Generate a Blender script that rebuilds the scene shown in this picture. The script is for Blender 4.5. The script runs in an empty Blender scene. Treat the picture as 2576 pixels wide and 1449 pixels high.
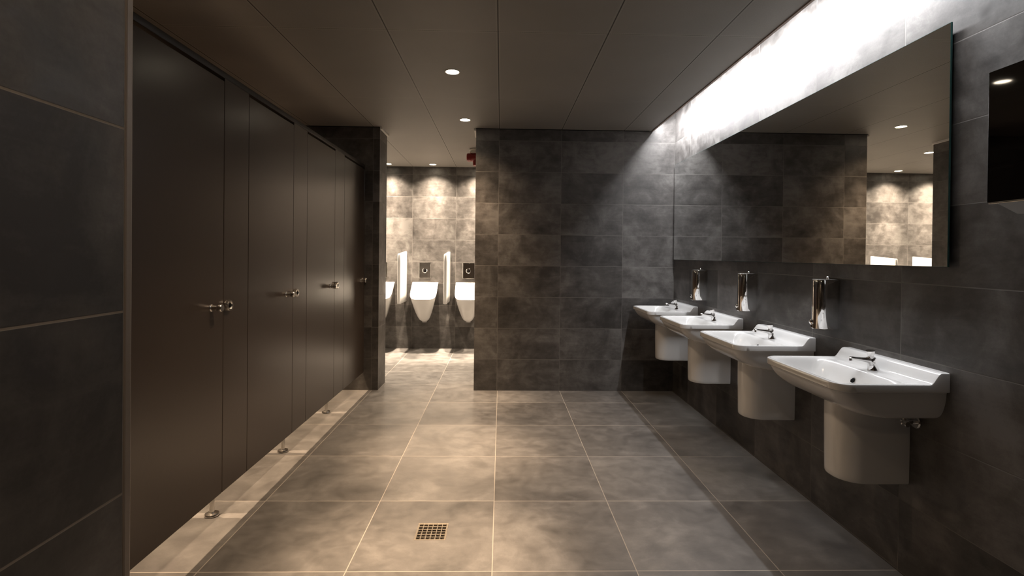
import bpy, bmesh, math, random
from mathutils import Vector, Matrix
sc = bpy.context.scene
COL = sc.collection
PI = math.pi

# ------------------------------------------------------------------ dimensions (metres; camera stands at x=0, y=0)
XW = 1.672        # face of the wall behind the washbasins
YB = 4.882        # face of the end wall
YB2 = 5.182       # its far side
YU = 7.05         # urinal wall
HC = 2.515        # ceiling
XP = -1.305       # face of the cubicle fronts
XS = 1.436        # edge of the ceiling at the light slot
GX, GY = -0.025, 2.089     # floor tile grid

# ------------------------------------------------------------------ mesh helpers
def new(): return bmesh.new()
def box(bm, lo, hi, bev=0, seg=2):
    r = bmesh.ops.create_cube(bm, size=1)
    vs = r['verts']
    for v in vs:
        v.co = Vector([(lo[i] + hi[i]) / 2 + v.co[i] * (hi[i] - lo[i]) for i in range(3)])
    if bev:
        es = list({e for v in vs for e in v.link_edges})
        bmesh.ops.bevel(bm, geom=es, offset=bev, segments=seg, profile=.5, affect='EDGES')
    return bm
def loft(bm, rings, cap0=True, cap1=True, closed=True):
    R = [[bm.verts.new(p) for p in ring] for ring in rings]
    n = len(R[0])
    for a, b in zip(R, R[1:]):
        for i in range(n if closed else n - 1):
            j = (i + 1) % n
            bm.faces.new((a[i], a[j], b[j], b[i]))
    if cap0: bm.faces.new(R[0][::-1])
    if cap1: bm.faces.new(R[-1])
    return R
def frame(axis):
    a = Vector(axis).normalized()
    u = a.orthogonal().normalized() if abs(a.z) < .999 else Vector((1, 0, 0))
    return a, u, a.cross(u)
def lathe(bm, org, axis, prof, seg=28):
    """prof: list of (radius, height along axis)"""
    a, u, w = frame(axis); org = Vector(org)
    rings = [[org + a * h + (u * math.cos(2*PI*i/seg) + w * math.sin(2*PI*i/seg)) * max(r, 1e-5) for i in range(seg)] for r, h in prof]
    loft(bm, rings)
    return bm
def sweep(bm, pts, radii, seg=16, side=Vector((0, 1, 0))):
    """tube through pts; radii = (half width along side, half height)"""
    pts = [Vector(p) for p in pts]; rings = []
    for k, p in enumerate(pts):
        t = (pts[min(k+1, len(pts)-1)] - pts[max(k-1, 0)]).normalized()
        n = t.cross(side).normalized()
        rings.append([p + side * (radii[k][0] * math.cos(2*PI*i/seg)) + n * (radii[k][1] * math.sin(2*PI*i/seg)) for i in range(seg)])
    loft(bm, rings)
    return bm
def obj(name, bm, mat, parent=None, smooth=True, ang=32):
    bmesh.ops.recalc_face_normals(bm, faces=bm.faces[:])
    if smooth:
        for f in bm.faces: f.smooth = True
        for e in bm.edges:
            if len(e.link_faces) == 2 and e.calc_face_angle(0) > math.radians(ang): e.smooth = False
    me = bpy.data.meshes.new(name); bm.to_mesh(me); bm.free()
    if mat: me.materials.append(mat)
    o = bpy.data.objects.new(name, me); COL.objects.link(o)
    if parent: o.parent = parent
    return o
def tag(o, label, cat, group=None):
    o['label'] = label; o['category'] = cat
    if group: o['group'] = group
    return o
def thing(name, label, cat, loc=(0, 0, 0), group=None):
    o = bpy.data.objects.new(name, None); COL.objects.link(o)
    o.location = loc; o.empty_display_size = .05
    return tag(o, label, cat, group)
def struct(name, bm, mat, smooth=False):
    o = obj(name, bm, mat, None, smooth); o['kind'] = 'structure'; return o
def copy_tree(o, parent=None):
    c = o.copy(); COL.objects.link(c)
    if parent: c.parent = parent
    for ch in list(o.children): copy_tree(ch, c)
    return c
def dup(root, loc, label, group=None):
    c = copy_tree(root); c.location = loc; c['label'] = label
    if group: c['group'] = group
    return c
def sstep(a, b, x):
    t = min(1, max(0, (x - a) / (b - a))); return t * t * (3 - 2 * t)

# ------------------------------------------------------------------ materials
def base_mat(name):
    m = bpy.data.materials.new(name); m.use_nodes = True
    return m, m.node_tree, m.node_tree.nodes['Principled BSDF']
class NT:
    def __init__(s, nt): s.nt = nt
    def n(s, typ, **kw):
        x = s.nt.nodes.new(typ)
        for k, v in kw.items(): setattr(x, k, v)
        return x
    def link(s, a, b): s.nt.links.new(a, b)
    def math(s, op, a, b=None, c=None, clamp=False):
        x = s.n('ShaderNodeMath', operation=op, use_clamp=clamp)
        for i, v in enumerate((a, b, c)):
            if v is None: continue
            if isinstance(v, (int, float)): x.inputs[i].default_value = v
            else: s.link(v, x.inputs[i])
        return x.outputs[0]
    def ramp(s, fac, stops):
        x = s.n('ShaderNodeValToRGB'); el = x.color_ramp.elements
        while len(el) < len(stops): el.new(.5)
        for e, (p, c) in zip(el, stops): e.position = p; e.color = (*c, 1)
        s.link(fac, x.inputs[0]); return x.outputs[0]
    def mix(s, fac, a, b):
        x = s.n('ShaderNodeMix', data_type='RGBA')
        for sock, v in ((x.inputs[0], fac), (x.inputs[6], a), (x.inputs[7], b)):
            if isinstance(v, (int, float)): sock.default_value = v
            elif isinstance(v, tuple): sock.default_value = (*v, 1)
            else: s.link(v, sock)
        return x.outputs[2]
    def noise(s, vec, scale, detail=5, rough=.55, dist=0):
        x = s.n('ShaderNodeTexNoise'); x.inputs['Scale'].default_value = scale
        x.inputs['Detail'].default_value = detail; x.inputs['Roughness'].default_value = rough
        x.inputs['Distortion'].default_value = dist; s.link(vec, x.inputs['Vector']); return x.outputs[0]

def plain(name, color, rough=.5, metal=0, spec=.5, coat=0, var=0.06, nscale=8):
    m, nt, b = base_mat(name); t = NT(nt)
    tc = t.n('ShaderNodeTexCoord')
    nz = t.noise(tc.outputs['Object'], nscale, 4)
    lo = tuple(c * (1 - var) for c in color); hi = tuple(min(1, c * (1 + var)) for c in color)
    t.link(t.ramp(nz, [(.3, lo), (.7, hi)]), b.inputs['Base Color'])
    b.inputs['Roughness'].default_value = rough; b.inputs['Metallic'].default_value = metal
    b.inputs['Specular IOR Level'].default_value = spec; b.inputs['Coat Weight'].default_value = coat
    b.inputs['Coat Roughness'].default_value = .04
    return m

def tile_mat(name, a, b_, wa, wb, oa, ob, dark, mid, light, grout, rough=(.38, .6), gw=.0038, streak=(3, 14), con=1.):
    """rectified cement-look porcelain in a stack-bond grid over the axes a and b_ (object coordinates = metres)"""
    m, nt, bs = base_mat(name); t = NT(nt)
    tc = t.n('ShaderNodeTexCoord'); P = tc.outputs['Object']
    sp = t.n('ShaderNodeSeparateXYZ'); t.link(P, sp.inputs[0])
    A = t.math('DIVIDE', t.math('SUBTRACT', sp.outputs[a], oa), wa)
    B = t.math('DIVIDE', t.math('SUBTRACT', sp.outputs[b_], ob), wb)
    def edge(v, w):
        fr = t.math('FRACT', v)
        return t.math('MULTIPLY', t.math('SUBTRACT', .5, t.math('ABSOLUTE', t.math('SUBTRACT', fr, .5))), w)
    dist = t.math('MINIMUM', edge(A, wa), edge(B, wb))
    mr = t.n('ShaderNodeMapRange', clamp=True); t.link(dist, mr.inputs[0])
    for i, v in ((1, gw * .35), (2, gw * .65), (3, 1.), (4, 0.)): mr.inputs[i].default_value = v
    gm = mr.outputs[0]
    idv = t.n('ShaderNodeCombineXYZ'); t.link(t.math('FLOOR', A), idv.inputs[0]); t.link(t.math('FLOOR', B), idv.inputs[1])
    wn = t.n('ShaderNodeTexWhiteNoise', noise_dimensions='3D'); t.link(idv.outputs[0], wn.inputs['Vector'])
    off = t.n('ShaderNodeVectorMath', operation='SCALE'); t.link(wn.outputs['Color'], off.inputs[0]); off.inputs['Scale'].default_value = 23.
    pv = t.n('ShaderNodeVectorMath', operation='ADD'); t.link(P, pv.inputs[0]); t.link(off.outputs[0], pv.inputs[1]); V = pv.outputs[0]
    n1 = t.noise(V, 2.6, 7, .6, .7)            # big cloudy patches
    n2 = t.noise(V, 11, 6, .62, .5)            # small clouds
    st = t.n('ShaderNodeVectorMath', operation='MULTIPLY'); t.link(V, st.inputs[0])
    sv = [4, 4, 4]; sv[a] = streak[0]; sv[b_] = streak[1]; st.inputs[1].default_value = sv
    n3 = t.noise(st.outputs[0], 1.6, 5, .65, .8)  # trowel streaks
    n4 = t.noise(V, 160, 3, .6)                # grain
    v = t.math('ADD', t.math('ADD', t.math('MULTIPLY', n1, .52), t.math('MULTIPLY', n2, .27)),
               t.math('ADD', t.math('MULTIPLY', n3, .15), t.math('MULTIPLY', n4, .06)))
    v = t.math('ADD', v, t.math('MULTIPLY', t.math('SUBTRACT', wn.outputs['Value'], .5), .10))
    col = t.ramp(v, [(.5 - .11 * con, dark), (.50, mid), (.5 + .12 * con, light)])
    t.link(t.mix(gm, col, grout), bs.inputs['Base Color'])
    rr = t.n('ShaderNodeMapRange'); t.link(n2, rr.inputs[0])
    for i, x in ((1, .3), (2, .7), (3, rough[0]), (4, rough[1])): rr.inputs[i].default_value = x
    t.link(t.math('MAXIMUM', rr.outputs[0], t.math('MULTIPLY', gm, .9)), bs.inputs['Roughness'])
    bs.inputs['Specular IOR Level'].default_value = .45
    bp = t.n('ShaderNodeBump'); bp.inputs['Strength'].default_value = .25; bp.inputs['Distance'].default_value = .0015
    t.link(t.math('SUBTRACT', t.math('MULTIPLY', n2, .35), gm), bp.inputs['Height']); t.link(bp.outputs[0], bs.inputs['Normal'])
    return m

TD, TM, TL = (.041, .037, .0345), (.084, .077, .072), (.162, .152, .144)
GRT = (.165, .153, .142)
M = {}
M['floor'] = tile_mat('floor_tile', 0, 1, .6, .6, GX, GY, (.07, .066, .063), (.135, .128, .122), (.235, .225, .215), (.34, .31, .275), rough=(.36, .55), streak=(4, 9), gw=.004, con=1.6)
M['wall_x'] = tile_mat('wall_tile_across', 0, 2, .6, .3, GX - .005, .003, TD, TM, TL, GRT)
M['wall_y'] = tile_mat('wall_tile_along', 1, 2, .6, .3, GY - .004, .006, TD, TM, TL, GRT)
M['wall_near'] = tile_mat('wall_tile_near', 1, 2, .6, .3, .849, .006, TD, TM, TL, (.30, .27, .24))
M['white'] = plain('vitreous_white', (.80, .795, .785), .14, 0, .5, .35, .01)
M['chrome'] = plain('chrome', (.82, .81, .80), .08, 1, var=.02)
M['steel'] = plain('brushed_steel', (.62, .60, .57), .25, 1, var=.06, nscale=40)
M['mirror'] = plain('mirror_silver', (.88, .89, .885), .008, 1, var=.002)
M['glass_edge'] = plain('mirror_edge_green', (.03, .09, .085), .2, 0, .6)
M['plate'] = plain('polished_plate', (.72, .70, .67), .05, 1, var=.01)
M['panel'] = plain('brown_laminate', (.047, .035, .028), .28, 0, .6, 0, .05, 60)
M['rail'] = plain('dark_rail', (.024, .019, .015), .45, 0, .35)
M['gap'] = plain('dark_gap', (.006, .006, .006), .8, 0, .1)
M['black_glass'] = plain('black_glass', (.006, .005, .005), .03, 0, .6, .3)
M['grey_paint'] = plain('grey_metal_paint', (.42, .41, .40), .4, .3)
M['trim'] = plain('corner_profile', (.26, .22, .19), .45, .3)
M['white_paint'] = plain('white_paint', (.86, .84, .80), .6)
M['cove_trim'] = plain('cove_edge_profile', (.30, .22, .18), .5)
M['plaster'] = plain('plaster_white', (.7, .7, .7), .8)
M['red'] = plain('red_plastic', (.27, .012, .010), .3, 0, .5, .2)
M['dark_metal'] = plain('dark_rubber', (.03, .03, .03), .5)
M['drain_dark'] = plain('drain_dark', (.02, .014, .010), .6)
M['brass'] = plain('grate_steel', (.46, .40, .32), .3, .8)

def emit(name, col, s):
    m, nt, b = base_mat(name)
    b.inputs['Base Color'].default_value = (*col, 1); b.inputs['Emission Color'].default_value = (*col, 1)
    b.inputs['Emission Strength'].default_value = s
    return m
M['lamp'] = emit('lamp_glow', (1., .86, .66), 26)

def ceiling_mat():
    m, nt, bs = base_mat('perforated_ceiling_panel'); t = NT(nt)
    tc = t.n('ShaderNodeTexCoord'); P = tc.outputs['Object']
    sp = t.n('ShaderNodeSeparateXYZ'); t.link(P, sp.inputs[0])
    def dist(o, off, w):
        fr = t.math('FRACT', t.math('DIVIDE', t.math('SUBTRACT', sp.outputs[o], off), w))
        return t.math('MULTIPLY', t.math('SUBTRACT', .5, t.math('ABSOLUTE', t.math('SUBTRACT', fr, .5))), w)
    dx, dy = dist(0, -.029, .6), dist(1, 2.762, 1.2008)
    jx = t.math('LESS_THAN', dx, .0032)
    jy = t.math('LESS_THAN', dy, .0016)
    # folded panel edge beside the cross joint: a row of small bright perforations
    row = t.math('MULTIPLY', t.math('LESS_THAN', dy, .006), t.math('GREATER_THAN', t.math('FRACT', t.math('DIVIDE', sp.outputs[0], .010)), .62))
    # fine perforation field, 3 mm pitch, inside a plain margin
    dot = t.math('MULTIPLY', t.math('SINE', t.math('MULTIPLY', sp.outputs[0], 2*PI/.004)), t.math('SINE', t.math('MULTIPLY', sp.outputs[1], 2*PI/.004)))
    field = t.math('MULTIPLY', t.math('GREATER_THAN', dx, .012), t.math('GREATER_THAN', dy, .012))
    hole = t.math('MULTIPLY', t.math('GREATER_THAN', dot, .45), field)
    n = t.noise(P, 1.7, 3)
    col = t.ramp(n, [(.3, (.30, .285, .262)), (.7, (.345, .325, .298))])
    col = t.mix(hole, col, (.16, .15, .14))
    col = t.mix(row, col, (.44, .41, .37))
    col = t.mix(t.math('MAXIMUM', jx, jy), col, (.05, .045, .04))
    t.link(col, bs.inputs['Base Color']); bs.inputs['Roughness'].default_value = .55
    bs.inputs['Specular IOR Level'].default_value = .3
    return m
M['ceiling'] = ceiling_mat()

# ------------------------------------------------------------------ the room shell
DX, DY, DS = -.314, 2.392, .146          # floor drain centre and size
Y0, XL = -1.6, -2.9
bm = new(); h = DS / 2 - .004
for lo, hi in (((XL - .2, Y0, -.06), (DX - h, YU + .2, 0)), ((DX + h, Y0, -.06), (XW + .2, YU + .2, 0)),
               ((DX - h, Y0, -.06), (DX + h, DY - h, 0)), ((DX - h, DY + h, -.06), (DX + h, YU + .2, 0))):
    box(bm, lo, hi)
struct('floor', bm, M['floor'])
bm = new()
box(bm, (XL - .2, Y0, HC), (XS, YB, HC + .02))
box(bm, (-1.168, YB, HC), (-.252, YB2, HC + .02))
box(bm, (XL - .2, YB2, HC), (XW + .2, YU + .2, HC + .02))
struct('ceiling', bm, M['ceiling'])
struct('wall_right', box(new(), (XW, Y0, 0), (XW + .2, YB, 2.92)), M['wall_y'])
struct('wall_back', box(new(), (-.252, YB, 0), (XW + .2, YB2, 2.92)), M['wall_x'])
struct('wall_back_left', box(new(), (XL, YB, 0), (-1.168, YB2, HC)), M['wall_x'])
struct('wall_far', box(new(), (XL - .2, YU, 0), (XW + .2, YU + .2, HC)), M['wall_x'])
struct('wall_left', box(new(), (XL - .2, .85, 0), (XL, YU, HC)), M['wall_y'])
struct('wall_near_left', box(new(), (XL, Y0, 0), (-.62, .849, HC)), M['wall_near'])
struct('wall_behind', box(new(), (XL - .2, Y0 - .2, 0), (XW + .2, Y0, 2.92)), M['wall_x'])
struct('wall_far_right', box(new(), (XW, YB2, 0), (XW + .2, YU, HC)), M['wall_y'])
# the recess above the light slot
struct('trim_1', box(new(), (XS - .012, Y0, HC + .0205), (XS - .002, YB, 2.92)), M['plaster'])
struct('ceiling_cove', box(new(), (XS - .012, Y0, 2.92), (XW + .2, YB, 2.94)), M['plaster'])
bm = new(); box(bm, (XS, Y0, HC - .006), (XS + .016, YB, HC + .012), .0015)
struct('trim_2', bm, M['cove_trim'])
# metal corner profile on the near wall end
bm = new(); box(bm, (-.70, .8492, 0), (-.6185, .866, HC - .001), .003)
struct('trim_3', bm, M['trim'])
# white ceiling angles along both door reveals
bm = new(); box(bm, (-1.168, YB + .002, HC - .020), (-1.148, YB2, HC - .0005), .001)
struct('trim_4', bm, M['white_paint'])
bm = new(); box(bm, (-.272, YB + .002, HC - .020), (-.252, YB2, HC - .0005), .001)
struct('trim_5', bm, M['white_paint'])
# thin dark shadow gap where the ceiling meets the end wall
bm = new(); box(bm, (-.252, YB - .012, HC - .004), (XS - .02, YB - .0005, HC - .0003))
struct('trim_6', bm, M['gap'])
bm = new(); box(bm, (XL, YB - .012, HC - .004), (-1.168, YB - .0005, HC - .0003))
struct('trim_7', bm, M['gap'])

# ------------------------------------------------------------------ lights
WARM = (1.0, .72, .47)
def spot(name, loc, power, angle, blend, parent, col=WARM, r=.035, rot=(0, 0, 0)):
    L = bpy.data.lights.new(name, 'SPOT'); L.energy = power; L.color = col
    L.spot_size = math.radians(angle); L.spot_blend = blend; L.shadow_soft_size = r
    o = bpy.data.objects.new(name, L); COL.objects.link(o); o.location = loc; o.rotation_euler = rot
    if parent: o.parent = parent
    return o
bm_r = lathe(new(), (0, 0, 0), (0, 0, -1), [(.044, -.004), (.052, -.004), (.052, .002), (.048, .005), (.044, .004), (.043, -.003)])
bm_d = lathe(new(), (0, 0, 0), (0, 0, -1), [(.044, -.003), (.044, .0005), (.03, .002), (.01, .0028)])
ring = obj('trim_ring', bm_r, M['white_paint']); disc = obj('lamp_disc', bm_d, M['lamp'])
first = [True]
def downlight(x, y, label, power, angle, blend, spill=0, mid=0, col=WARM, group=None):
    t = thing('recessed_downlight', label, 'ceiling light', (x, y, HC), group)
    for src in (ring, disc):
        if first[0]: c = src
        else: c = src.copy(); COL.objects.link(c)
        c.parent = t
    first[0] = False
    if power: spot('downlight_beam', (0, 0, -.045), power, angle, blend, t, col)
    if mid: spot('downlight_halo', (0, 0, -.045), mid, 84, 1, t, col)
    if spill: spot('downlight_spill', (0, 0, -.045), spill, 128, .9, t, col)
    return t
P_MAIN, P_URI, P_CUB = 540, 700, 540
M_MAIN, M_URI = 138, 150
S_MAIN, S_URI, S_CUB = 22, 110, 8
downlight(-.335, 3.375, 'round downlight in the washroom ceiling, the nearer and larger of the two', P_MAIN, 36, 1.0, S_MAIN, M_MAIN)
downlight(-.335, 4.568, 'round downlight in the washroom ceiling just before the open doorway', P_MAIN * .6, 36, 1.0, S_MAIN, M_MAIN)
downlight(-.335, 2.18, 'round downlight in the washroom ceiling above the floor drain', P_MAIN * 1.25, 36, 1.0, S_MAIN, M_MAIN)
downlight(-.335, .98, 'round downlight at the entrance, above the camera', 0, 60, 1, 6)
downlight(-.335, -.22, 'round downlight at the entrance, behind the camera', 0, 60, 1, 44)
downlight(-.931, 6.86, 'round downlight above the middle urinal behind the doorway', P_URI, 46, 1.0, S_URI, M_URI, (1., .81, .61))
downlight(-1.531, 6.86, 'round downlight half cut off by the left edge of the doorway', P_URI, 46, 1.0, S_URI, M_URI, (1., .81, .61))
downlight(-2.131, 6.86, 'round urinal room downlight seen in the long mirror only', P_URI, 46, 1.0, S_URI, M_URI, (1., .81, .61))
downlight(-2.731, 6.86, 'round downlight at the far left end of the urinal room', P_URI, 46, 1.0, S_URI, M_URI, (1., .81, .61))
downlight(-.331, 6.86, 'round downlight above the urinals, hidden behind the end wall', P_URI, 46, 1.0, S_URI, M_URI, (1., .81, .61))
downlight(-1.531, 5.66, 'round downlight of the urinal room behind the left pier', 50, 90, 1, 60, 0, (1., .81, .61))
downlight(.269, 5.66, 'round downlight of the urinal room behind the end wall', 50, 90, 1, 60, 0, (1., .81, .61))
downlight(.269, 6.86, 'round downlight of the urinal room farthest to the right', P_URI, 46, 1.0, S_URI, M_URI, (1., .81, .61))
for i, yc in enumerate((2.13, 2.937, 3.742, 4.53)):
    downlight(-2.1, yc, 'round downlight inside the %s toilet cubicle' % ('nearest', 'second', 'third', 'farthest')[i], P_CUB, 84, 1.0, S_CUB)
def cove(name, power, dirv, width, x, z, y0=1.72, y1=YB - .06):
    L = bpy.data.lights.new(name, 'AREA'); L.shape = 'RECTANGLE'; L.size = y1 - y0; L.size_y = width
    L.energy = power; L.color = (.97, .975, 1.0)
    o = bpy.data.objects.new(name, L); COL.objects.link(o); o.location = (x, (y0 + y1) / 2, z)
    d = Vector(dirv).normalized(); xc = Vector((0, 1, 0)); zc = -d; yc = zc.cross(xc)
    o.rotation_euler = Matrix((xc, yc, zc)).transposed().to_euler()
# the fluorescent row hidden in the slot: its bare side faces the wall, its underside the room
cove('cove_tube_light', 60, (.86, 0, -.51), .04, 1.508, 2.592)
cove('cove_tube_underside', 30, (.30, 0, -.95), .04, 1.508, 2.590)
w = bpy.data.worlds.new('World'); sc.world = w; w.use_nodes = True
w.node_tree.nodes['Background'].inputs[0].default_value = (.01, .01, .01, 1); w.node_tree.nodes['Background'].inputs[1].default_value = .2

# ------------------------------------------------------------------ mirror
t = thing('wall_mirror', 'long frameless mirror on the dark tiled wall above the washbasins', 'mirror', (XW, 3.337, 1.277))
ya, yb, zt = 1.845 - 3.337, 4.83 - 3.337, 2.182 - 1.277
obj('mirror_backing', box(new(), (-.014, ya + .03, .03), (-.0005, yb - .03, zt - .03)), M['dark_metal'], t, False)
obj('mirror_glass', box(new(), (-.020, ya, 0), (-.014, yb, zt)), M['glass_edge'], t, False)
obj('mirror_face', box(new(), (-.0208, ya + .0015, .0015), (-.0202, yb - .0015, zt - .0015)), M['mirror'], t, False)

# ------------------------------------------------------------------ washbasins
W2, D, ZT, ZL = .275, .42, .838, .808
def rrect(u, t, w2, dd, r):
    """square (-1..1, 0..1) onto a rectangle with two rounded front corners; returns (half-width pos, depth)"""
    x = u * w2; y = t * dd
    ax = abs(x) - (w2 - r); ay = y - (dd - r)
    if ax > 0 and ay > 0:
        a, b = ax / r, ay / r
        m = max(a, b); l = math.hypot(a, b)
        ax, ay = a / l * m * r, b / l * m * r
        x = math.copysign(w2 - r + ax, x); y = dd - r + ay
    return x, y
def ramp(a, b, x):
    t = min(1, max(0, (x - a) / (b - a))); return .4 * t + .6 * t * t * (3 - 2 * t)
def basin_h(u, d):
    spl = .044 * (1 - sstep(.028, .072, d))
    edge = W2 - abs(u); fr = D - d
    s = ramp(.140, .214, d) * sstep(.013, .14, fr) ** .8 * (.35 * sstep(.014, .06, edge) + .65 * ramp(.030, .125, edge))
    deck = -.005 * sstep(.06, .10, d) * sstep(.02, .06, edge) * sstep(.012, .03, fr)
    return ZT + spl + deck - .120 * s
def basin_mesh():
    bm = new(); NU, ND = 72, 60
    us = [math.sin((-1 + 2 * i / NU) * PI / 2) * .35 + (-1 + 2 * i / NU) * .65 for i in range(NU + 1)]
    ts = [j / ND for j in range(ND + 1)]
    ins = .006
    G = {}
    for i, u in enumerate(us):
        for j, tt in enumerate(ts):
            x, y = rrect(u, tt, W2 - ins, D - ins, .055)
            G[i, j] = bm.verts.new((-y, x, basin_h(x, y)))
    for i in range(NU):
        for j in range(ND):
            bm.faces.new((G[i, j], G[i + 1, j], G[i + 1, j + 1], G[i, j + 1]))
    loop = [(i, 0) for i in range(NU)] + [(NU, j) for j in range(ND)] + [(i, ND) for i in range(NU, 0, -1)] + [(0, j) for j in range(ND, 0, -1)]
    prev = [G[k] for k in loop]
    def ring(w2, dd, r, zf):
        out = []
        for (i, j) in loop:
            x, y = rrect(us[i], ts[j], w2, dd, r)
            out.append(bm.verts.new((-y, x, zf(i, j))))
        return out
    topz = {k: G[k].co.z for k in loop}
    # (inset, z): rounded lip, vertical edge, undercut, then the belly (half width, depth, z)
    rings = [ring(W2 - .0017, D - .0017, .058, lambda i, j: topz[i, j] - .0017), ring(W2, D, .06, lambda i, j: topz[i, j] - .006),
             ring(W2, D, .06, lambda i, j: ZL + .003), ring(W2 - .003, D - .003, .058, lambda i, j: ZL), ring(W2 - .012, D - .010, .055, lambda i, j: ZL - .001),
             ring(W2 - .014, D - .012, .055, lambda i, j: ZL - .008)]
    for w2, dd, r, z in ((.260, .401, .06, .785), (.257, .388, .065, .765), (.252, .366, .07, .745), (.245, .338, .075, .726), (.235, .305, .08, .710), (.220, .270, .08, .698), (.200, .235, .08, .690), (.16, .19, .07, .684), (.10, .12, .04, .681)):
        rings.append(ring(w2, dd, r, lambda i, j, z=z: z))
    for rg in rings:
        n = len(rg)
        for k in range(n):
            l = (k + 1) % n
            if (prev[k].co - prev[l].co).length < 1e-7 and (rg[k].co - rg[l].co).length < 1e-7: continue
            bm.faces.new((prev[k], prev[l], rg[l], rg[k]))
        prev = rg
    bm.faces.new(prev)
    return bm
def shroud_mesh():
    bm = new(); w, dd, r = .097, .272, .085
    def U(w, dd, r, z):
        pts = [(-.0015, -w), (-(dd - r), -w)]
        pts += [(-(dd - r + r * math.sin(a)), -w + r - r * math.cos(a)) for a in [PI/2 * k / 10 for k in range(1, 11)]]
        pts += [(p[0], -p[1]) for p in pts[::-1]]
        return [Vector((x, y, z)) for x, y in pts]
    zs = [(.695, 0), (.55, -.001), (.41, -.003), (.393, -.0035), (.388, -.006), (.385, -.012)]
    outer = [U(w + e * .6, dd + e, r, z) for z, e in zs]
    inner = [U(w - .02, dd - .02, r - .018, z) for z in (.385, .55, .695)]
    loft(bm, outer + inner, False, False, False)
    bmesh.ops.remove_doubles(bm, verts=bm.verts[:], dist=1e-6)
    return bm
def tap(parent):
    b = new(); zb = basin_h(0, .085)
    xs = -.085
    sweep(b, [(xs, 0, zb - .001), (xs - .001, 0, zb + .004), (xs - .004, 0, zb + .016), (xs - .010, 0, zb + .030), (xs - .022, 0, zb + .039), (xs - .045, 0, zb + .042), (xs - .075, 0, zb + .046), (xs - .098, 0, zb + .050), (xs - .104, 0, zb + .050)],
          [(.024, .022), (.022, .020), (.018, .0175), (.016, .0155), (.0145, .012), (.0125, .0085), (.0105, .0065), (.0095, .0055), (.006, .003)], 20)
    lathe(b, (xs - .096, 0, zb + .047), (-.05, 0, -1), [(.0075, 0), (.0075, .010), (.006, .011)], 16)
    lathe(b, (xs - .008, 0, zb + .030), (-.12, 0, 1), [(.0155, -.004), (.0155, .012), (.014, .016)], 20)
    body = obj('tap', b, M['chrome'], parent); body['label'] = 'chrome push tap'
    k = new(); o_ = Vector((xs - .010, 0, zb + .046)); ax = Vector((-.12, 0, 1)).normalized()
    lathe(k, o_, ax, [(.010, -.004), (.010, .004), (.0115, .006), (.0115, .010)], 20)
    a, u, w_ = frame(ax); rings = []
    for r, hh in ((.0115, .010), (.0185, .030), (.0195, .033), (.017, .036)):
        rings.append([o_ + a * hh + (u * math.cos(q) + w_ * math.sin(q)) * (r * (1 if n_ % 2 else .93)) for n_, q in enumerate([2*PI*i/8 + PI/8 for i in range(8)])])
    loft(k, rings)
    obj('push_button', k, M['chrome'], body, ang=20)
    c = new()
    for q in (-.5, .5, 2.6, 3.7):
        bmesh.ops.create_uvsphere(c, u_segments=10, v_segments=8, radius=.0048, matrix=Matrix.Translation(o_ + Vector((math.cos(q + PI) * .013, math.sin(q + PI) * .013, .0015))))
    obj('collar_stud', c, M['chrome'], body)
    return body
def washbasin(yc, label):
    t = thing('washbasin', label, 'washbasin', (XW, yc, 0), 'washbasins in a row under the mirror')
    obj('basin', basin_mesh(), M['white'], t, ang=45)
    obj('half_pedestal', shroud_mesh(), M['white'], t)
    tap(t)
    # overflow: a chrome ring with a dark hole in the back slope of the bowl
    d0 = .170; z0 = basin_h(0, d0); sl = (basin_h(0, d0 + .004) - basin_h(0, d0 - .004)) / .008
    nrm = Vector((-abs(sl), 0, 1)).normalized()
    ov = obj('overflow_ring', lathe(new(), (-d0, 0, z0 - .002), nrm, [(.0135, .0), (.0135, .0035), (.0120, .004), (.0105, .003)], 22), M['chrome'], t)
    obj('overflow_hole', lathe(new(), (-d0, 0, z0 - .002), nrm, [(.0112, .001), (.0112, .0036), (.004, .0037)], 20), M['gap'], ov)
    dz = basin_h(0, .315)
    obj('drain_plug', lathe(new(), (-.315, 0, dz - .001), (0, 0, 1), [(.03, 0), (.03, .003), (.024, .004), (.022, .002), (.018, .003), (.003, .0045)], 24), M['chrome'], t)
    v = new()
    lathe(v, (-.0005, -.125, .652), (-1, 0, 0), [(.026, 0), (.026, .004), (.022, .008), (.009, .010), (.009, .04)], 20)
    lathe(v, (-.036, -.125, .652), (-1, 0, 0), [(.011, 0), (.011, .03), (.008, .032)], 16)
    lathe(v, (-.05, -.125, .652), (0, 0, 1), [(.007, 0), (.007, .035)], 14)
    lathe(v, (-.06, -.125, .652), (0, -1, 0), [(.006, 0), (.006, .018), (.012, .019), (.012, .030), (.010, .032)], 16)
    obj('angle_valve', v, M['chrome'], t)
    return t
PIT = .807
b0 = washbasin(2.125, 'white washbasin on half pedestal nearest the camera, front right')
dup(b0, (XW, 2.125 + PIT, 0), 'white washbasin second from the camera, behind the large front one')
dup(b0, (XW, 2.125 + 2 * PIT, 0), 'white washbasin third from the camera, second from the end wall')
dup(b0, (XW, 2.125 + 3 * PIT, 0), 'smallest looking white washbasin, right beside the end wall')

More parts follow.
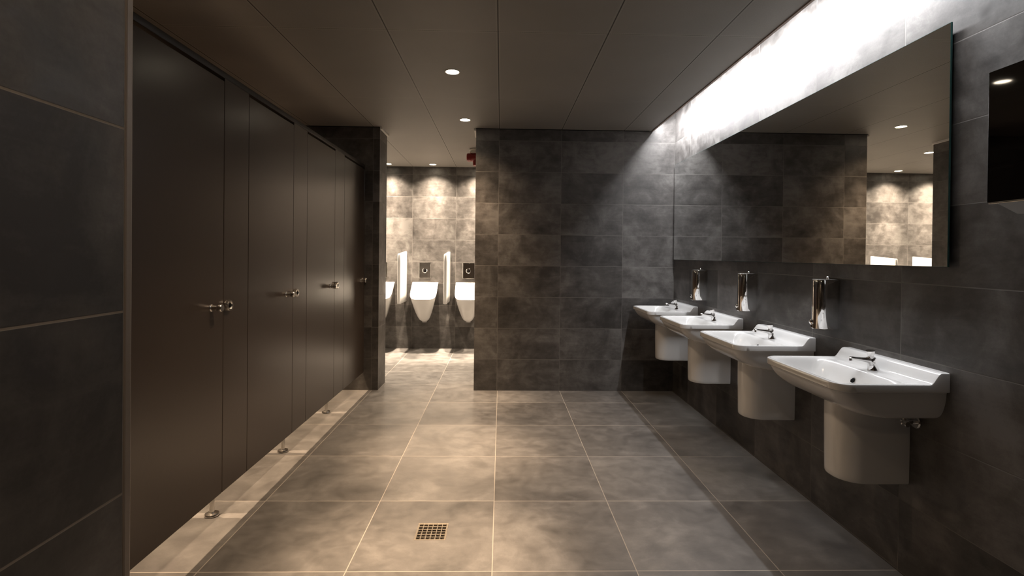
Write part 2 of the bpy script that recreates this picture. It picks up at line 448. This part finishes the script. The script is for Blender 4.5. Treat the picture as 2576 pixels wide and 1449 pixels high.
# ------------------------------------------------------------------ soap dispensers
def soap(y, label):
    t = thing('soap_dispenser', label, 'soap dispenser', (XW, y, .952), 'chrome soap dispensers between the basins')
    w, dd, hh = .044, .108, .245
    def plan(s, z):
        pts = [(-.0005, -w * s), (-(dd - .05), -w * s)]
        n = 16
        pts += [(-(dd - .05) * 1.0 - .05 * s * math.sin(PI * k / n), -w * s * math.cos(PI * k / n)) for k in range(1, n)]
        pts += [(-(dd - .05), w * s), (-.0005, w * s)]
        return [Vector((x, yy, z)) for x, yy in pts]
    b = new(); loft(b, [plan(.93, 0), plan(1, .004), plan(1, hh - .003), plan(.97, hh)])
    obj('body', b, M['chrome'], t, ang=40)
    obj('lid', loft_cap(plan, hh), M['steel'], t)
    k = new(); lathe(k, (-.048, -.026, hh + .001), (0, 0, 1), [(.006, 0), (.006, .004), (.0075, .006), (.0085, .010), (.0075, .014), (.0045, .0168), (.001, .0178)], 20)
    obj('lock', k, M['chrome'], t)
    s = new(); lathe(s, (-dd + .014, .010, .034), (-1, 0, -.15), [(.012, -.004), (.012, .006), (.014, .010), (.0135, .018), (.006, .022)], 18)
    lathe(s, (-dd + .004, .010, .026), (-.2, 0, -1), [(.006, -.004), (.006, .02), (.004, .022)], 14)
    obj('pump_nozzle', s, M['chrome'], t)
    return t
def loft_cap(plan, hh):
    b = new(); loft(b, [plan(.985, hh + .0002), plan(.985, hh + .002), plan(.95, hh + .003)]); return b
s0 = soap(2.514, 'chrome soap dispenser nearest the camera, left of the front washbasin')
dup(s0, (XW, 2.514 + PIT, .952), 'middle of the three chrome soap dispensers on the tiled wall')
dup(s0, (XW, 2.514 + 2 * PIT, .952), 'chrome soap dispenser farthest back, nearest the end wall')

# ------------------------------------------------------------------ hand dryer
t = thing('hand_dryer', 'hand dryer with glossy black front on the wall right of the mirror', 'hand dryer', (XW, 1.40, 1.43))
obj('front_panel', box(new(), (-.149, -.175, .053), (-.141, .165, .462), .002), M['black_glass'], t, False)
bm = new()
prof = [(-.141, .060), (-.06, .020), (-.0008, .020), (-.0008, .452), (-.141, .452)]
loft(bm, [[Vector((x, yy, z)) for x, z in prof] for yy in (-.165, .155)])
obj('housing', bm, M['grey_paint'], t, False)
bm = new(); box(bm, (-.060, .02, .0125), (-.02, .10, .022), .002)
obj('air_outlet', bm, M['dark_metal'], t, False)
bm = new(); box(bm, (-.1455, -.173, .0495), (-.1385, .163, .0535), .001)
obj('lower_lip', bm, M['steel'], t, False)

# ------------------------------------------------------------------ toilet cubicles
JO = [(1.812, 2.417), (2.650, 3.216), (3.440, 4.010), (4.248, 4.858)]      # doors
PZ0, PZ1 = .172, 2.106
DT = .013
lab_d = ['brown toilet cubicle door nearest the camera, widest in view', 'brown toilet cubicle door second from the camera',
         'brown toilet cubicle door third from the camera', 'brown toilet cubicle door farthest away, against the end wall pier']
def door(y0, y1, label):
    t = thing('cubicle_door', label, 'door', (XP, y0, PZ0), 'toilet cubicle doors')
    g = .002
    obj('door_panel', box(new(), (-DT, g, 0), (0, y1 - y0 - g, PZ1 - PZ0), .001, 1), M['panel'], t, False)
    k = new(); yk = y1 - y0 - .100
    lathe(k, (0, yk, 1.053 - PZ0), (1, 0, 0), [(.0165, 0), (.0165, .003), (.0125, .006), (.0125, .028), (.0165, .033), (.0178, .038), (.0178, .047), (.0150, .051)], 24)
    obj('knob', k, M['steel'], t)
    return t
for (y0, y1), lb in zip(JO, lab_d): door(y0, y1, lb)
def pilaster(y0, y1, label, lock=True):
    t = thing('cubicle_pilaster', label, 'partition panel', (XP, y0, PZ0), 'narrow panels between the cubicle doors')
    g = .002
    obj('panel', box(new(), (-DT, g, 0), (0, y1 - y0 - g, 2.122 - PZ0), .001, 1), M['panel'], t, False)
    if lock:
        k = new()
        lathe(k, (0, .026, 1.053 - PZ0), (1, 0, 0), [(.024, 0), (.027, .004), (.027, .016), (.024, .021), (.018, .021), (.014, .017), (.0095, .017)], 30)
        lo = obj('lock_indicator', k, M['steel'], t)
        obj('coin_slot', lathe(new(), (.0165, .026, 1.053 - PZ0), (1, 0, 0), [(.0105, 0), (.0105, .0025), (.003, .003)], 20), M['gap'], lo)
    return t
lab_p = ['narrow brown panel with lock between the first and second cubicle doors', 'narrow brown panel between the second and third cubicle doors',
         'narrow brown panel between the third and last cubicle doors']
for k in range(3): pilaster(JO[k][1], JO[k + 1][0], lab_p[k])
pilaster(JO[3][1], YB, 'slim brown filler panel with lock ending the cubicle row at the pier')
pilaster(1.60, JO[0][0], 'brown panel at the near end of the cubicle row', False)
r = obj('head_rail', box(new(), (XP - .024, 1.60, 2.110), (XP - .0135, YB - .001, 2.150), .0015), M['rail'])
box_b = new(); box(box_b, (XP - .034, 1.60, 2.1225), (XP - .001, YB - .001, 2.152), .002)
r2 = obj('rail_cap', box_b, M['rail'], None)
tag(r2, 'long dark rail running along the tops of the cubicle doors', 'rail'); r2.name = 'head_rail'
bpy.data.objects.remove(r)
# side walls of the cubicles; each stands on a steel foot near its front edge
def divider(y, label):
    t = thing('cubicle_divider', label, 'partition panel', (-1.42, y, 0), 'cubicle side walls on steel feet')
    obj('side_panel', box(new(), (-1.455, -.0065, PZ0), (.09, .0065, 2.12), .001, 1), M['panel'], t, False)
    f = new()
    lathe(f, (0, 0, 0), (0, 0, 1), [(.031, 0), (.034, .003), (.034, .008), (.031, .013), (.022, .0165), (.0125, .018)], 28)
    lathe(f, (0, 0, 0), (0, 0, 1), [(.0120, .016), (.0120, PZ0 + .02)], 20)
    obj('foot', f, M['steel'], t)
    return t
d0 = divider(2.54, 'cubicle side wall on the nearest of the three steel feet')
dup(d0, (-1.42, 3.359, 0), 'cubicle side wall on the middle of the three steel feet')
dup(d0, (-1.42, 4.184, 0), 'cubicle side wall on the farthest of the three steel feet')
dup(d0, (-1.42, 1.73, 0), 'cubicle side wall at the near end, hidden by the front wall')

# ------------------------------------------------------------------ floor drain
t = thing('floor_drain', 'square metal floor drain grate set in a floor tile', 'floor drain', (DX, DY, 0))
bm = new(); h = DS / 2; q = .067
for lo, hi in (((-h, -h), (h, -q)), ((-h, q), (h, h)), ((-h, -q), (-q, q)), ((q, -q), (h, q))):
    box(bm, (lo[0], lo[1], -.01), (hi[0], hi[1], .0015), .0006, 1)
obj('frame', bm, M['brass'], t, False)
bm = new()
for k in range(7):
    c = -q + 2 * q * k / 6 if 0 < k < 6 else (-q + .001 if k == 0 else q - .001)
    box(bm, (c - .0021, -q, -.008), (c + .0021, q, .001), .0006, 1)
for k in range(7):
    c = -q + 2 * q * k / 6 if 0 < k < 6 else (-q + .001 if k == 0 else q - .001)
    box(bm, (-q, c - .0018, -.007), (q, c + .0018, -.0006), .0006, 1)
obj('grate', bm, M['brass'], t, False)
bm = new(); box(bm, (-q, -q, -.055), (q, q, -.04))
for lo, hi in (((-h, -h), (h, -q)), ((-h, q), (h, h)), ((-h, -q), (-q, q)), ((q, -q), (h, q))):
    box(bm, (lo[0] * .94, lo[1] * .94, -.055), (hi[0] * .94, hi[1] * .94, -.0105))
obj('gully', bm, M['drain_dark'], t, False)

# ------------------------------------------------------------------ urinals
def urinal_mesh():
    bm = new(); N = 44
    def outline(w, dep, bk=0.0):
        pts = []
        st = dep * .40
        pts.append((-w, bk)); pts.append((-w, (bk + st) * .5)); pts.append((-w, st))
        for k in range(1, N):
            a = PI * k / N; ca, sa = math.cos(a), math.sin(a)
            e = .72
            pts.append((-w * math.copysign(abs(ca) ** e, ca), st + (dep - st) * sa ** e))
        pts += [(w, st), (w, (bk + st) * .5), (w, bk)]
        return pts
    def zr(d): return .932 - .225 * sstep(-.06, .31, d)
    rings = []
    zb = .385
    for k in range(13):
        tt = k / 12; w = .036 + (.178 - .036) * tt ** .60; dep = .085 + (.315 - .085) * tt ** .62
        rings.append([Vector((x, -d - .0005, zb + (zr(d * .315 / dep) - zb) * tt)) for x, d in outline(w, dep)])
    def inner(w, dep, bk, dz, zflat=None, f=0):
        out = []
        for x, d in outline(w, dep, bk):
            z = zr(d) + dz
            if zflat is not None: z = z * (1 - f) + zflat * f
            out.append(Vector((x, -d, z)))
        return out
    rings.append(inner(.174, .311, .004, .004)); rings.append(inner(.166, .303, .012, .006))
    rings.append(inner(.156, .294, .030, .003)); rings.append(inner(.151, .288, .036, -.008))
    for f, w, dep in ((.25, .147, .278), (.5, .140, .262), (.75, .125, .235), (.92, .10, .20), (1.0, .06, .14)):
        rings.append(inner(w, dep, .040 + .01 * f, -.01, .57, f))
    loft(bm, rings)
    return bm
def urinal(x, label):
    t = thing('urinal', label, 'urinal', (x, YU, 0), 'urinals on the far wall')
    obj('bowl', urinal_mesh(), M['white'], t, ang=50)
    f = new(); lathe(f, (0, -.055, .372), (0, 0, 1), [(.03, 0), (.034, .004), (.034, .02)], 20)
    obj('outlet_collar', f, M['grey_paint'], t)
    return t
u0 = urinal(-1.045, 'middle white urinal, fully visible through the doorway')
dup(u0, (-.445, YU, 0), 'right white urinal, partly cut off by the end wall')
dup(u0, (-1.645, YU, 0), 'left white urinal, mostly hidden behind the doorway pier')
dup(u0, (-2.245, YU, 0), 'white urinal at the mirror\'s lower edge, between the reflected dividers')
def flush(x, label):
    t = thing('flush_plate', label, 'flush plate', (x, YU, 1.081), 'steel flush plates above the urinals')
    obj('plate', box(new(), (-.081, -.006, -.107), (.081, -.0005, .107), .004, 2), M['plate'], t, ang=20)
    k = new(); lathe(k, (0, -.005, 0), (0, -1, 0), [(.034, 0), (.034, .004), (.030, .006), (.026, .005), (.024, .002)], 30)
    s = obj('sensor_ring', k, M['chrome'], t)
    obj('sensor_eye', lathe(new(), (0, -.005, 0), (0, -1, 0), [(.025, 0), (.024, .005), (.015, .008), (.004, .009)], 26), M['black_glass'], s)
    return t
f0 = flush(-1.053, 'polished steel flush plate above the middle urinal')
dup(f0, (-.450, YU, 1.081), 'flush plate looking black above the right urinal')
dup(f0, (-1.653, YU, 1.081), 'flush plate above the left urinal, at the doorway pier')
def screen(x, label):
    t = obj('urinal_divider', new(), M['white'])
    bm = new(); rings = []
    def plan(w, dep, zf):
        pts = [(-w, .0008), (-w, dep - w * .55)]
        pts += [(-w * math.cos(PI * k / 8) , dep - w * .55 + w * .55 * math.sin(PI * k / 8)) for k in range(1, 8)]
        pts += [(w, dep - w * .55), (w, .0008)]
        return [Vector((a, -d, zf(d))) for a, d in pts]
    top = lambda d: .690 - .035 * (d / .45) ** 2
    for w, dep, zf in ((.014, .42, lambda d: .004 * d), (.020, .45, lambda d: .008 + .004 * d), (.0205, .455, lambda d: .10), (.0205, .455, lambda d: .55), (.020, .450, lambda d: top(d) - .010), (.017, .445, lambda d: top(d) - .002), (.012, .438, top)):
        rings.append(plan(w, dep, zf))
    loft(bm, rings)
    bmesh.ops.recalc_face_normals(bm, faces=bm.faces[:])
    for f in bm.faces: f.smooth = True
    for e in bm.edges:
        if len(e.link_faces) == 2 and e.calc_face_angle(0) > math.radians(40): e.smooth = False
    bm.to_mesh(t.data); bm.free()
    t.location = (x, YU, .652)
    return tag(t, label, 'urinal divider', 'white dividers between the urinals')
v0 = screen(-1.321, 'white divider between the left and middle urinals')
dup(v0, (-.723, YU, .652), 'white divider between the middle and right urinals')
dup(v0, (-1.92, YU, .652), 'white urinal divider seen at the left in the mirror')
dup(v0, (-2.52, YU, .652), 'white urinal divider at the right edge of the doorway seen in the mirror')

# ------------------------------------------------------------------ alarm sounder
t = thing('alarm_sounder', 'red alarm sounder on a white base under the ceiling beyond the doorway', 'alarm', (-.31, 5.85, HC))
obj('base', lathe(new(), (0, 0, 0), (0, 0, -1), [(.066, .0004), (.066, .012), (.058, .016), (.055, .030), (.062, .034), (.060, .046), (.03, .05)], 30), M['white_paint'], t)
bm = new(); lathe(bm, (.055, 0, -.094), (-1, 0, 0), [(.040, 0), (.047, .008), (.047, .095), (.045, .098), (.047, .101), (.048, .135), (.043, .148), (.03, .153), (.006, .154)], 30)
obj('sounder_body', bm, M['red'], t)
bm = new(); lathe(bm, (.012, 0, -.05), (0, 0, -1), [(.030, 0), (.040, .02), (.040, .12), (.037, .135), (.030, .140), (.028, .138)], 28)
obj('horn', bm, M['red'], t)

# ------------------------------------------------------------------ camera
cam = bpy.data.cameras.new('Camera'); cam.sensor_fit = 'HORIZONTAL'; cam.sensor_width = 36
F, SY, H = 1278.0478834568964, -75.1212341818585, 1.30489754301089
Mr = [[0.9997229355390408, -0.02123940337114299, 0.01014593029941477], [0.021299471763863407, 0.9997560280114987, -0.005849526241661024], [-0.010019214529247701, 0.006064008501756523, 0.999931419218892]]
cam.lens = F * 36 / 2576; cam.shift_x = 0; cam.shift_y = SY / 2576; cam.clip_start = .02
co = bpy.data.objects.new('Camera', cam); COL.objects.link(co)
R = Matrix((Mr[0], Mr[2], [-x for x in Mr[1]])).transposed().to_4x4(); R.translation = Vector((0, 0, H)); co.matrix_world = R
sc.camera = co
vs = sc.view_settings
vs.view_transform = 'Standard'; vs.look = 'None'; vs.gamma = 1; vs.use_curve_mapping = False
vs.exposure = 0.0
cy = sc.cycles
cy.use_denoising = True; cy.max_bounces = 8; cy.diffuse_bounces = 5; cy.glossy_bounces = 5
cy.caustics_reflective = False; cy.caustics_refractive = False; cy.sample_clamp_indirect = 4
